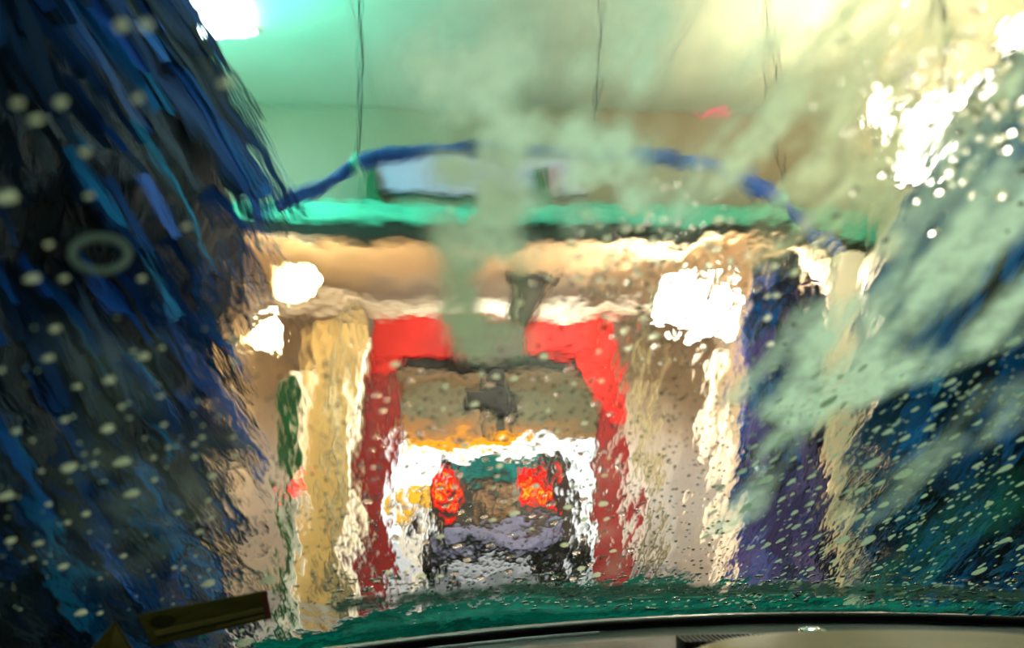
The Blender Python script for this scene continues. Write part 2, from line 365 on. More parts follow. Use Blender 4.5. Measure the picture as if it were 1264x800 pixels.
# teal fluorescent panel on the ceiling, upper left
c = PZ(226, 14, ZC - .05)
t = empty('fluorescent_lamp', c, 'teal-white fluorescent lamp on the ceiling above the left brush', 'lamp')
obj('tray', box(nb(), (c.x - .44, c.y - .22, ZC - .04), (c.x + .34, c.y + .22, ZC - .006), .01), M['white'], t)
obj('diffuser', box(nb(), (c.x - .46, c.y - .26, ZC - .065), (c.x + .36, c.y + .26, ZC - .041), .01), M['lampt'], t)
def point(name, loc, e, col, r=.15):
    ld = bpy.data.lights.new(name, 'POINT'); ld.energy = e; ld.color = col; ld.shadow_soft_size = r
    lo = bpy.data.objects.new(name, ld); C.objects.link(lo); lo.location = loc; return lo
def area(name, loc, aim, e, col, sx, sy_):
    ld = bpy.data.lights.new(name, 'AREA'); ld.shape = 'RECTANGLE'; ld.size = sx; ld.size_y = sy_; ld.energy = e; ld.color = col
    lo = bpy.data.objects.new(name, ld); C.objects.link(lo); lo.location = loc
    lo.rotation_euler = (Vector(aim) - Vector(loc)).to_track_quat('-Z', 'Y').to_euler(); return lo
area('teal_light', (c.x - .05, c.y - .7, ZC - .75), (c.x + .35, c.y - .3, ZC), 68, (.04, 1, .78), .3, .3)
area('warm_ceiling_fill', (2.15, 4.7, 3.15), (2.1, 4.6, 4.05), 46, (1, .80, .48), .9, .9)  # unseen light added to warm the right part of the ceiling
area('right_wall_fill', (.3, 7.0, 3.3), (2.85, 8.0, .7), 190, (1, .88, .72), .5, .5)  # unseen light added to brighten the lower right wall
area('overhead_teal_fill', (.2, 1.6, 3.8), (.3, 1.5, 0), 60, (.66, 1, .80), 1.6, 1.0)  # out-of-view light added to brighten the foam on the glass
area('lane_fill_light', (.2, 15.5, 3.4), (.2, 16.2, 0), 330, (1, .93, .8), 2.5, 3.0)  # fill added to brighten the exit wall
area('mid_lane_fill_light', (.2, 7.6, 3.40), (.2, 7.9, 0), 165, (1, .84, .60), 2.5, .5)  # fill added to brighten the tunnel walls near the arch

# ------------------------------------------------------------------ exit: amber strip, bollard
z0, z1 = P(600, 557, 19.7).z, P(600, 542, 19.7).z
tag(obj('amber_light_strip', box(nb(), (P(492, 550, 19.7).x, 19.72, z0), (P(662, 550, 19.7).x, 19.88, z1), .02), M['amber']), 'glowing amber strip across the top of the bright exit', 'light strip')
c = P(509, 640, 10.4)
t = empty('safety_bollard', (c.x, 10.4, 0), 'squat yellow barrier block left of the car ahead', 'barrier')
a = P(494, 634, 10.4); b = P(524, 606, 10.4)
obj('block', box(nb(), (a.x, 10.3, a.z), (b.x, 10.6, b.z), .03), M['yellow'], t)
obj('post', box(nb(), (c.x - .06, 10.4, 0), (c.x + .06, 10.52, a.z)), M['white'], t)

# ------------------------------------------------------------------ car ahead
Yc = 11.0
cx = .30; hw = .97
t = empty('car', (cx, Yc, 0), 'dark brown car ahead in the lane with both red tail lights lit', 'car')
bm = nb()
def ringbox(secs):
    rings = []
    for (y, z0, z1, w0, w1) in secs:
        pts = [(-w0, z0 + .08), (-w0 + .08, z0), (w0 - .08, z0), (w0, z0 + .08), (w1, z1 - .08), (w1 - .09, z1), (-w1 + .09, z1), (-w1, z1 - .08)]
        rings.append([bm.verts.new((cx + x, y, z)) for x, z in pts])
    for a, b in zip(rings, rings[1:]):
        for k in range(8): bm.faces.new((a[k], a[(k + 1) % 8], b[(k + 1) % 8], b[k]))
    bm.faces.new(rings[0][::-1]); bm.faces.new(rings[-1])
ringbox([(Yc, .42, 1.02, hw - .06, hw - .10), (Yc + .08, .36, 1.1, hw, hw - .03), (Yc + 1.0, .30, 1.12, hw, hw - .03), (Yc + 3.2, .30, 1.06, hw, hw - .05), (Yc + 4.3, .34, .92, hw - .04, hw - .14), (Yc + 4.5, .42, .80, hw - .14, hw - .2)])
ringbox([(Yc + .10, 1.0, 1.30, hw - .06, hw - .14), (Yc + .28, 1.0, 1.62, hw - .05, hw - .24), (Yc + .6, 1.0, 1.70, hw - .05, hw - .26), (Yc + 2.2, 1.0, 1.68, hw - .05, hw - .27), (Yc + 3.1, 1.0, 1.15, hw - .06, hw - .12)])
bmesh.ops.recalc_face_normals(bm, faces=bm.faces)
obj('body', bm, M['carbody'], t)
def slab(name, poly, off, mat, par=t, th=.02):
    bm = nb(); f = [bm.verts.new(p) for p in poly]; b = [bm.verts.new(Vector(p) + Vector(off) * th) for p in poly]
    n = len(poly)
    for k in range(n): bm.faces.new((f[k], f[(k + 1) % n], b[(k + 1) % n], b[k]))
    bm.faces.new(f[::-1]); bm.faces.new(b); bmesh.ops.recalc_face_normals(bm, faces=bm.faces); return obj(name, bm, mat, par)
rw = slab('rear_window', [(cx - .62, Yc + .095, 1.30), (cx + .62, Yc + .095, 1.30), (cx + .52, Yc + .26, 1.58), (cx - .52, Yc + .26, 1.58)], (0, -1, .4), M['carglass'])
obj('rear_wiper', tube(nb(), [(cx, Yc + .06, 1.31), (cx - .35, Yc + .11, 1.42)], .008, 6), M['black'], rw)
for s in (-1, 1):
    slab('side_window', [(cx + s * (hw - .09), Yc + .5, 1.2), (cx + s * (hw - .09), Yc + 2.7, 1.2), (cx + s * (hw - .235), Yc + 2.1, 1.62), (cx + s * (hw - .235), Yc + .6, 1.62)], (s, 0, .3), M['carglass'])
slab('tailgate', [(cx - .56, Yc - .012, .86), (cx + .56, Yc - .012, .86), (cx + .58, Yc + .07, 1.27), (cx - .58, Yc + .07, 1.27)], (0, -1, 0), M['carbody'], th=.03)
gp = slab('tailgate_reflection', [(cx - .20, Yc - .05, 1.0), (cx + .24, Yc - .05, 1.0), (cx + .26, Yc - .01, 1.17), (cx - .20, Yc - .01, 1.2)], (0, -1, 0), M['tailgate'], th=.02)  # brown patch paints the beige reflection in the tailgate
obj('license_plate', box(nb(), (cx - .22, Yc - .055, .88), (cx + .22, Yc - .044, .97), .003), M['tailgate'], t)
for px in (549, 664):
    q = P(px, 602, Yc - .02)
    bm = box(nb(), (q.x - .12, Yc - .05, q.z - .24), (q.x + .12, Yc + .12, q.z + .22), .05, 3)
    l = obj('tail_light', bm, M['tail'], t, True)
    obj('bulb', box(nb(), (q.x - .05, Yc - .062, q.z - .13), (q.x + .04, Yc - .051, q.z + .0), .004), M['tailhot'], l)
obj('bumper', box(nb(), (cx - .80, Yc - .14, .50), (cx + .70, Yc + .05, .80), .07, 3), M['bumper'], t, True)
obj('bumper_skirt', box(nb(), (cx - .92, Yc - .06, .34), (cx + .92, Yc + .06, .499), .03), M['black'], t)
for y in (Yc + .95, Yc + 3.55):
    for s in (-1, 1):
        bm = nb(); bmesh.ops.create_cone(bm, cap_ends=True, segments=28, radius1=.36, radius2=.36, depth=.24, matrix=Matrix.Translation((cx + s * (hw - .10), y, .36)) @ Matrix.Rotation(math.pi / 2, 4, 'Y'))
        wv = obj('wheel', bm, M['rubber'], t)
        bm = nb(); bmesh.ops.create_cone(bm, cap_ends=True, segments=20, radius1=.22, radius2=.2, depth=.02, matrix=Matrix.Translation((cx + s * (hw + .03), y, .36)) @ Matrix.Rotation(s * math.pi / 2, 4, 'Y'))
        obj('rim', bm, M['chrome'], wv)
for s in (-1, 1):
    bm = box(nb(), (cx + s * (hw + .02), Yc + 2.55, 1.05), (cx + s * (hw + .22), Yc + 2.65, 1.2), .03); obj('side_mirror', bm, M['carbody'], t)

# ------------------------------------------------------------------ brushes
def ribbon(bm, path, wdir, wd):
    prev = None
    n = len(path)
    for i, p in enumerate(path):
        k = wd * (1 if i < n - 1 else .7)
        a = bm.verts.new(p - wdir * k / 2); b = bm.verts.new(p + wdir * k / 2)
        if prev: bm.faces.new((prev[0], prev[1], b, a))
        prev = (a, b)
def strip_path(ax, ay, ang, zs, R, drop, curl, n=9):
    out = []
    for i in range(n):
        s = i / (n - 1)
        r = .05 + (R - .05) * s ** .85
        an = ang + curl * s
        out.append(Vector((ax + math.cos(an) * r, ay + math.sin(an) * r, zs - drop * s ** 1.5)))
    return out
def brush(label, Y, axpx, prof, nstrip, mat, ztop, zbot, wd, slope, maxr_side, group=None, ztip=ZC):
    ax = P(axpx, 400, Y).x
    # silhouette (pixel) -> radius by height
    rz = sorted((P(px, py, Y).z, abs(P(px, py, Y).x - ax)) for px, py in prof)
    t = empty('rotary_brush', (ax, Y, 0), label, 'car wash brush', group)
    obj('shaft', tube(nb(), [(ax, Y, 0), (ax, Y, ztip - .006)], .06, 14), M['grey'], t, True)
    obj('base_plate', tube(nb(), [(ax, Y, 0), (ax, Y, .04)], .22, 20), M['dark'], t)
    obj('top_collar', tube(nb(), [(ax, Y, ztip - .16), (ax, Y, ztip - .005)], .14, 16), M['dark'], t)
    tocam = math.atan2(-Y, -ax)
    bm = nb(); rows = []; seg = 40
    for k in range(45):
        z = zbot + (min(ztop + .25, ztip - .2) - zbot) * k / 44
        row = []
        for q_ in range(seg):
            an = q_ * 2 * math.pi / seg
            R = lerp(rz, z) * .90
            if (ax < 0 and math.cos(an) < -.3) or (ax > 0 and math.cos(an) > .3): R = min(R, maxr_side * .8)
            R *= .86 + .2 * noise.noise(Vector((math.cos(an) * 7, math.sin(an) * 7, z * 2.0)))
            row.append(bm.verts.new((ax + R * math.cos(an), Y + R * math.sin(an), z)))
        rows.append(row)
    for a_, b_ in zip(rows, rows[1:]):
        for q_ in range(seg): bm.faces.new((a_[q_], a_[(q_ + 1) % seg], b_[(q_ + 1) % seg], b_[q_]))
    bm.faces.new(rows[0][::-1]); bm.faces.new(rows[-1])
    obj('cloth_core', bm, M['core'], t, True)
    strips = []
    for i in range(nstrip):
        ze = zbot + (ztop - zbot) * random.random()
        ang = random.uniform(-math.pi, math.pi)
        R = lerp(rz, ze) * random.uniform(.86, 1.0)
        hs = math.cos(ang)
        if (ax < 0 and hs < -.3) or (ax > 0 and hs > .3): R = min(R, maxr_side)
        drop = R * slope * random.uniform(.85, 1.15)
        zs = ze + drop
        if zs > ztip - .17: drop = max(.1, ztip - .17 - ze); zs = ze + drop
        if ze < .06: continue
        fac = math.cos(ang - tocam) + (.6 * (1 if ax < 0 else -1) * hs)
        strips.append((fac + random.random() * .5, ang, zs, R, drop, (random.uniform(.3, .9) if ax < 0 else -random.uniform(.3, .9)), wd * random.uniform(.7, 1.3)))
    strips.sort(reverse=True)
    big = nb()
    for i, (f, ang, zs, R, drop, curl, w_) in enumerate(strips):
        bm = nb() if i < 99 else big
        side = Vector((-math.sin(ang), math.cos(ang), random.uniform(-.5, .5))).normalized()
        ribbon(bm, strip_path(ax, Y, ang, zs, R, drop, curl), side, w_)
        if i < 99: obj('cloth_strip', bm, mat, t, True)
    tag(obj('cloth_strips', big, mat, t, True), kind='stuff')
    return t
left_prof = [(110, -60), (190, 0), (288, 62), (328, 150), (348, 205), (382, 268), (374, 300), (338, 378), (296, 402), (318, 460), (308, 510), (328, 545), (326, 600), (322, 650), (318, 700), (316, 780)]
brush('huge navy blue cloth brush filling the left side of the view', 2.5, -45, left_prof, 2600, M['bluestrip'], 2.95, .15, .032, .95, .9)
right_prof = [(1300, 140), (1264, 195), (1190, 255), (1110, 320), (1072, 380), (1066, 450), (1066, 600), (1070, 780)]
brush('large teal-blue cloth brush at the right edge of the view', 2.7, 1335, right_prof, 2000, M['tealstrip'], 2.45, .15, .034, 1.2, .66)
far_prof = [(930, 320), (908, 360), (906, 500), (904, 650), (904, 760)]
brush('slim purple and blue cloth brush between the right wall and the beige post', 5.6, 958, far_prof, 420, M['purpstrip'], 2.6, .1, .07, 2.2, .33, ztip=2.72)

# ------------------------------------------------------------------ the viewer's own car
TH = math.radians(32)
def ybase(x): return .97 - .40 * (x - .36) ** 2
def zbase(x): return -.131 - .065 * (x - .36) ** 2
def G(x, t, off=0):
    p = Vector((x, ybase(x) - t * math.cos(TH), 1.25 + zbase(x) + t * math.sin(TH)))
    return p + Gn(x) * off if off else p
def Gn(x):
    dx = x - .36
    a = Vector((1, -.8 * dx, -.13 * dx)); b = Vector((0, -math.cos(TH), math.sin(TH)))
    n = a.cross(b).normalized()
    return n if n.y > 0 else -n
def WS(px, py):
    d = ray(px, py); lo, hi = .02, 3.0
    def f(s):
        q = d * s; tt = (ybase(q.x) - q.y) / math.cos(TH); return q.z - (zbase(q.x) + tt * math.sin(TH))
    flo = f(lo)
    for _ in range(44):
        md = (lo + hi) / 2
        if (f(md) > 0) == (flo > 0): lo = md
        else: hi = md
    q = d * lo; return q.x, (ybase(q.x) - q.y) / math.cos(TH), lo * d.length
def proj(p):
    v = p - EYE; z = v.dot(fwd); return 632 + F * v.dot(rgt) / z, 400 - F * v.dot(upv) / z, z

GX0, GX1, GT0, GT1 = -.62, 1.30, -.012, .93
me_car = empty('car', (.36, .3, 0), "viewer's own car seen from inside, with wet windshield and dark dashboard", 'car')
def grid_on_glass(nx, nt_, off, x0=GX0, x1=GX1, t0=GT0, t1=GT1):
    bm = nb(); vs = []
    for j in range(nt_ + 1):
        for i in range(nx + 1):
            vs.append(bm.verts.new(G(x0 + (x1 - x0) * i / nx, t0 + (t1 - t0) * j / nt_, off)))
    for j in range(nt_):
        for i in range(nx):
            k = j * (nx + 1) + i; f = bm.faces.new((vs[k], vs[k + 1], vs[k + nx + 2], vs[k + nx + 1])); f.smooth = True
    return bm
def seg_d(p, a, b):
    ax, ay = a; bx, by = b; L2 = (bx - ax) ** 2 + (by - ay) ** 2
    k = 0 if L2 == 0 else max(0, min(1, ((p[0] - ax) * (bx - ax) + (p[1] - ay) * (by - ay)) / L2))
    return math.hypot(p[0] - ax - k * (bx - ax), p[1] - ay - k * (by - ay))
def gpt(px, py): return WS(px, py)[:2]

nx, ntt = 96, 60
bmo = grid_on_glass(nx, ntt, .0)
bmi = grid_on_glass(nx, ntt, -.005)
mo = bpy.data.meshes.new('tmp_o'); bmo.to_mesh(mo); no = len(mo.vertices)
# joined into one slab: outer wet face, inner face, rim
bm = nb(); bm.from_mesh(mo); bmo.free()
bm.verts.ensure_lookup_table()
inner = []
bmi.verts.ensure_lookup_table(); bmi.verts.index_update()
for v in bmi.verts: inner.append(bm.verts.new(v.co))
bm.verts.ensure_lookup_table()
for f in bmi.faces:
    nf = bm.faces.new([inner[v.index] for v in reversed(f.verts)]); nf.material_index = 1; nf.smooth = True
bmi.free()
def vid(i, j): return j * (nx + 1) + i
rim = [vid(i, 0) for i in range(nx)] + [vid(nx, j) for j in range(ntt)] + [vid(i, ntt) for i in range(nx, 0, -1)] + [vid(0, j) for j in range(ntt, 0, -1)]
for a, b in zip(rim, rim[1:] + rim[:1]):
    f = bm.faces.new((bm.verts[b], bm.verts[a], inner[a], inner[b])); f.material_index = 1
bmesh.ops.recalc_face_normals(bm, faces=bm.faces)
glass = obj('windshield', bm, [M['glass_out'], M['glass_in']], me_car)
bpy.data.meshes.remove(mo)
# water film thickness and glass coordinates as surface attributes
gm = glass.data
wet_spots = [(*gpt(1160, 160), .075, .7), (*gpt(850, 375), .07, .8), (*gpt(350, 380), .06, .6)]
uvA = gm.attributes.new('glassuv', 'FLOAT_VECTOR', 'POINT'); wet = gm.attributes.new('wet', 'FLOAT', 'POINT')
uvA, wet = gm.attributes['glassuv'], gm.attributes['wet']
for i, v in enumerate(gm.vertices):
    x = v.co.x; q = Vector((x, ybase(x), 1.25 + zbase(x))); tt = (v.co - q).dot(Vector((0, -math.cos(TH), math.sin(TH))))
    uvA.data[i].vector = (x, tt, 0)
    s = 1.0 * max(.25, min(.58, (.60 - tt) / .6))
    if x > .22: s *= .9
    for lx, ly, lr, lk in wet_spots: s += lk * math.exp(-((x - lx) ** 2 + (tt - ly) ** 2) / lr ** 2)
    wet.data[i].value = s

# frit, trim, hood, dashboard
def ribbon_grid(rows, nxx=60, x0=GX0, x1=GX1):
    bm = nb(); vs = []
    for fn in rows: vs.append([bm.verts.new(fn(x0 + (x1 - x0) * i / nxx)) for i in range(nxx + 1)])
    for a, b in zip(vs, vs[1:]):
        for i in range(nxx):
            f = bm.faces.new((a[i], a[i + 1], b[i + 1], b[i])); f.smooth = True
    bmesh.ops.recalc_face_normals(bm, faces=bm.faces); return bm
def B(x, dy, dz): return Vector((x, ybase(x) + dy, 1.25 + zbase(x) + dz))
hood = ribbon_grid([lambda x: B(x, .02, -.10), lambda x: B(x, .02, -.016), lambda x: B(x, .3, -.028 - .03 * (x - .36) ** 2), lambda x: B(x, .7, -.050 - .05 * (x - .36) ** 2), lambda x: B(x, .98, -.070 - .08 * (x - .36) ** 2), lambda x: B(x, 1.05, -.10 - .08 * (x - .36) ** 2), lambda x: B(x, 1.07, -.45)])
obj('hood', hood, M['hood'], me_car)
obj('windshield_trim', ribbon_grid([lambda x: B(x, .012, .0005), lambda x: B(x, -.012, -.001), lambda x: B(x, -.014, -.006), lambda x: B(x, .012, -.02)]), M['frit'], me_car)
xs0, xs1 = G(*gpt(505, 768)).x, G(*gpt(735, 765)).x
obj('trim_glint', ribbon_grid([lambda x: B(x, -.02, -.0085), lambda x: B(x, -.026, -.0082), lambda x: B(x, -.028, -.012)], 24, xs0, xs1), M['stripgrey'], me_car)  # short strip paints the silver glint along the glass base
dash = obj('dashboard', ribbon_grid([lambda x: B(x, -.010, -.010), lambda x: B(x, -.06, -.013), lambda x: B(x, -.065, -.010), lambda x: B(x, -.075, -.010), lambda x: B(x, -.2, -.016), lambda x: B(x, -.4, -.03), lambda x: B(x, -.45, -.12), lambda x: B(x, -.45, -.5)]), M['dash'], me_car)
# raised instrument hood
bm = nb(); hx0, hx1, hy0, hy1 = .138, .475, .40, .745
nn = 40; vs = []
for j in range(nn + 1):
    for i in range(nn + 1):
        u = i / nn * 2 - 1; v = j / nn * 2 - 1
        e = max(0, 1 - abs(u) ** 5) ** .4 * max(0, 1 - abs(max(0, v)) ** 7) ** .5
        vs.append(bm.verts.new((hx0 + (hx1 - hx0) * i / nn, hy0 + (hy1 - hy0) * j / nn - .035 * u * u, 1.25 - .150 + .044 * e)))
for j in range(nn):
    for i in range(nn):
        k = j * (nn + 1) + i; f = bm.faces.new((vs[k], vs[k + 1], vs[k + nn + 2], vs[k + nn + 1])); f.smooth = True
ih = obj('instrument_hood', bm, M['dashlit'], dash)
bm = nb()
for k in range(26):
    x = .172 + k * .0045; yy = .765 - .06 * max(0, (.24 - x) * 4) ** 2
    box(bm, (x, yy - .006, 1.25 - .138), (x + .0028, yy + .028, 1.25 - .1255))
obj('defroster_grille', bm, M['black'], dash)
obj('sun_sensor', tube(nb(), [(.292, .79, 1.25 - .142), (.292, .79, 1.25 - .1215), (.292, .79, 1.25 - .1195)], [.012, .012, .004], 14), M['chrome'], dash, True)
point('sticker_fill_light', (-.30, .12, 1.17), 1.3, (1, .92, .6), .04)  # added light, brightens the stickers from the cabin side
area('dash_fill_light', (.33, .25, 1.72), (.3, .6, 1.1), .6, (1, .82, .42), .12, .08)  # added light, brightens the dashboard from above

# ------------------------------------------------------------------ stickers on the inner face of the glass
def glass_frame(px, py, off):
    x, tt, d = WS(px, py); n = Gn(x)
    r = Vector((1, -.8 * (x - .36), -.13 * (x - .36))).normalized(); u = n.cross(r).normalized()
    if u.z < 0: u = -u
    return G(x, tt, off), r, u, n, d
def decal(name, poly, off, mat, parent):
    bm = nb(); top, bot = [], []
    for px, py in poly:
        x, tt, d = WS(px, py)
        top.append(bm.verts.new(G(x, tt, off))); bot.append(bm.verts.new(G(x, tt, off - .0004)))
    n = len(poly)
    for k in range(n): bm.faces.new((top[k], top[(k + 1) % n], bot[(k + 1) % n], bot[k]))
    bm.faces.new(top); bm.faces.new(bot[::-1]); bmesh.ops.recalc_face_normals(bm, faces=bm.faces)
    return obj(name, bm, mat, parent)
q = glass_frame(250, 755, -.006)[0]
t = empty('sticker', q, 'long dark olive windshield sticker with red right edge, lower left', 'sticker')
def sk(u, v):   # corner blend inside the sticker outline
    a, b, c_, d_ = (169, 750), (328, 720), (334, 754), (188, 789)
    return (a[0] * (1 - u) * (1 - v) + b[0] * u * (1 - v) + c_[0] * u * v + d_[0] * (1 - u) * v, a[1] * (1 - u) * (1 - v) + b[1] * u * (1 - v) + c_[1] * u * v + d_[1] * (1 - u) * v)
def skp(u0, v0, u1, v1): return [sk(u0, v0), sk(u1, v0), sk(u1, v1), sk(u0, v1)]
decal('sheet', skp(0, 0, 1, 1), -.0060, M['olivest'], t)
decal('light_band', skp(.06, .56, .95, .70), -.0066, M['olivelt'], t)
decal('light_band', skp(.55, .82, .95, .88), -.0066, M['olivelt'], t)
decal('dark_band', skp(.06, .72, .95, .80), -.0066, M['olivedk'], t)
decal('dark_seal', [sk(.16 + .10 * math.cos(k * math.pi / 7), .32 + .2 * math.sin(k * math.pi / 7)) for k in range(14)], -.0066, M['olivedk'], t)
decal('red_edge', skp(.955, 0, 1, 1), -.0066, M['stred'], t)
q = glass_frame(135, 785, -.006)[0]
t = empty('sticker', q, 'dark green cornered sticker at the bottom left, beside the olive sticker', 'sticker')
decal('sheet', [(142, 757), (168, 800), (150, 830), (95, 830), (105, 800)], -.0060, M['olivest'], t)
decal('light_band', [(142, 762), (163, 800), (150, 812), (135, 790)], -.0066, M['olivelt'], t)

# ------------------------------------------------------------------ soap foam film on the outside of the glass
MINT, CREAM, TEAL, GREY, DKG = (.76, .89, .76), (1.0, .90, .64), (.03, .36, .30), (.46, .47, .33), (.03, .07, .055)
strokes = [  # pixel path, half width in pixels, density, tint, grain (streak direction)
    ([(600, 230), (596, 310), (600, 405)], 56, 1.3, GREY, 'c'),
    ([(560, 60), (575, 200), (590, 300)], 48, .55, MINT, 'c'),
    ([(640, 70), (610, 190), (640, 300)], 50, .55, MINT, 'c'),
    ([(760, 30), (700, 130), (720, 240)], 55, .55, MINT, 'c'),
    ([(820, 10), (755, 150), (780, 230)], 46, .45, MINT, 'c'),
    ([(960, 60), (900, 180), (860, 260)], 50, .45, MINT, 'd'),
    ([(1230, 20), (1130, 130), (1000, 230)], 65, .75, CREAM, 'd'),
    ([(1100, 0), (1000, 110), (930, 200)], 55, .7, CREAM, 'd'),
    ([(1250, 120), (1200, 200), (1120, 270)], 40, .5, MINT, 'd'),
    ([(1264, 240), (1150, 340), (1040, 440), (985, 500)], 44, .95, MINT, 'd'),
    ([(1300, 340), (1180, 430), (1060, 480)], 34, .8, MINT, 'd'),
    ([(1010, 395), (960, 440), (905, 480)], 26, .85, MINT, 'd'),
    ([(1264, 480), (1160, 560), (1060, 640)], 30, .38, MINT, 'd'),
    ([(1264, 590), (1150, 680), (1090, 720)], 30, .25, TEAL, 'd'),
    ([(1000, 500), (950, 580), (905, 640)], 20, .6, MINT, 'd'),
    ([(1110, 290), (1050, 330), (950, 300)], 22, .45, CREAM, 'd'),
        ([(90, 560), (160, 640), (120, 700)], 50, .035, MINT, 'c'),
    ([(140, 440), (190, 560), (200, 640)], 46, .03, MINT, 'c'),
    ([(300, 560), (230, 680), (320, 720)], 40, .07, GREY, 'c'),
    ([(640, 450), (720, 560), (760, 700)], 30, .10, MINT, 'c'),
    ([(430, 745), (620, 728), (800, 728), (1264, 735)], 13, 1.25, DKG, 'e'),  # dark far end of the hood's teal glow, painted into the film
    ([(440, 775), (620, 750), (800, 746), (1000, 748), (1264, 748)], 8, .35, TEAL, 'e'),  # teal glow of the hood, painted into the film
]
gs = []
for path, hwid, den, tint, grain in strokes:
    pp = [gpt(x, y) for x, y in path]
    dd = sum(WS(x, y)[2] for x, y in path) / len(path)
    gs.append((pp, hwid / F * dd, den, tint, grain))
fnx, fnt = 300, 180
bm = grid_on_glass(fnx, fnt, .0015, -.60, 1.0, .001, .80)
fo = obj('soap_foam', bm, M['foamsheet'])
tag(fo, 'mint-white soap foam streaked over the wet windshield', 'foam', kind='stuff')
fm = fo.data
aF = fm.attributes.new('foam', 'FLOAT', 'POINT'); aU = fm.attributes.new('glassuv', 'FLOAT_VECTOR', 'POINT'); aT = fm.attributes.new('foamtint', 'FLOAT_COLOR', 'POINT')
aF, aU, aT = fm.attributes['foam'], fm.attributes['glassuv'], fm.attributes['foamtint']
g0, g1 = gpt(985, 500), gpt(1264, 240)
ga = math.atan2(g1[1] - g0[1], g1[0] - g0[0]); ca, sa = math.cos(ga), math.sin(ga)
TW = [(k / 40 * .85, (745 - proj(G(.40, k / 40 * .85))[1]) / F) for k in range(41)]
ga = math.radians(49); ca, sa = math.cos(ga), math.sin(ga)
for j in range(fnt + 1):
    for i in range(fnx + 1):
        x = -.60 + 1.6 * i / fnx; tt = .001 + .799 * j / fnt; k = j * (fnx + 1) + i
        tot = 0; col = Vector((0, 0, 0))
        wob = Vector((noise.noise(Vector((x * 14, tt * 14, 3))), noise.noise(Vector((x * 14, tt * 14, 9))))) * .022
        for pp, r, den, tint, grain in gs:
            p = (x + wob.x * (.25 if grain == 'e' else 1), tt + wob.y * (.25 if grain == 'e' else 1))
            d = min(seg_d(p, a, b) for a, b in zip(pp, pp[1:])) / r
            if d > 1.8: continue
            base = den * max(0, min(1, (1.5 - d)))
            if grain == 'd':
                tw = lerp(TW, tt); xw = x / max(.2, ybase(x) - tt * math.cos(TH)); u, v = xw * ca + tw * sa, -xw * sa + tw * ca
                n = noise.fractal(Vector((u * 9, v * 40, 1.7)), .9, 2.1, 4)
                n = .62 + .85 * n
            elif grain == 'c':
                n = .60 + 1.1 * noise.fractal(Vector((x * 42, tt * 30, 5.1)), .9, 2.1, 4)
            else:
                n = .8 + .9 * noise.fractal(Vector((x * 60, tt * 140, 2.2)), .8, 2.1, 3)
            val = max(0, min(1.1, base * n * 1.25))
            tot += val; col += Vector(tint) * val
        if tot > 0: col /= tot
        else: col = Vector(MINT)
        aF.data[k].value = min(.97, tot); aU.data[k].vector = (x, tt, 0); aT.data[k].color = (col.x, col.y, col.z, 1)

# ------------------------------------------------------------------ water beads and foam blobs
def dome_mesh(name, mat, seed, rings=5, seg=14, h=.5, wob=.12):
    bm = nb(); rnd = random.Random(seed); ph = [rnd.uniform(0, 6.28) for _ in range(4)]
    def rad(a): return 1 + wob * (math.sin(2 * a + ph[0]) * .6 + math.sin(3 * a + ph[1]) * .4 + math.sin(5 * a + ph[2]) * .2)
    rows = []
    for j in range(rings):
        e = j / rings * math.pi / 2
        rows.append([bm.verts.new((math.cos(e) * rad(a) * math.cos(a), math.cos(e) * rad(a) * math.sin(a), h * math.sin(e))) for a in [k * 2 * math.pi / seg for k in range(seg)]])
    top = bm.verts.new((0, 0, h))
    for a, b in zip(rows, rows[1:]):
        for k in range(seg): bm.faces.new((a[k], a[(k + 1) % seg], b[(k + 1) % seg], b[k])).smooth = True
    for k in range(seg): bm.faces.new((rows[-1][k], rows[-1][(k + 1) % seg], top)).smooth = True
    bm.faces.new(rows[0][::-1])
    me = bpy.data.meshes.new(name); bm.to_mesh(me); bm.free(); me.materials.append(mat); return me
W_ME = [dome_mesh('water_bead', M['water'], s, h=.34) for s in range(4)]
def glint_water():
    mt, t, o = nt('water_with_cream_glint'); L = t.links.new
    g = N(t, 'ShaderNodeBsdfGlass', i_IOR=1.2, i_Roughness=0.0); tr = N(t, 'ShaderNodeBsdfTranslucent'); tr.inputs['Color'].default_value = (1, .95, .78, 1)  # cream tint paints the lamp glint into the beads
    lw = N(t, 'ShaderNodeLayerWeight', i_Blend=.45); mr = N(t, 'ShaderNodeMapRange'); mr.inputs[3].default_value = .45; mr.inputs[4].default_value = .95
    L(lw.outputs['Facing'], mr.inputs[0]); ms = N(t, 'ShaderNodeMixShader'); L(mr.outputs[0], ms.inputs[0]); L(g.outputs[0], ms.inputs[1]); L(tr.outputs[0], ms.inputs[2]); L(ms.outputs[0], o.inputs[0]); return mt
M['glint_water'] = glint_water()
M['bubble'] = foam_blob_mat('soap_bubble_skin', (.45, .50, .44), (.12, .2, .2))
K_ME = [dome_mesh('water_bead', M['glint_water'], 70 + s, h=.34) for s in range(4)]
FC_ME = [dome_mesh('foam_blob', M['foamcream'], 20 + s, h=.45, wob=.2) for s in range(4)]
FG_ME = [dome_mesh('foam_blob', M['foamgreen'], 40 + s, h=.40, wob=.2) for s in range(4)]
used = {'water_bead': 0, 'foam_blob': 0}
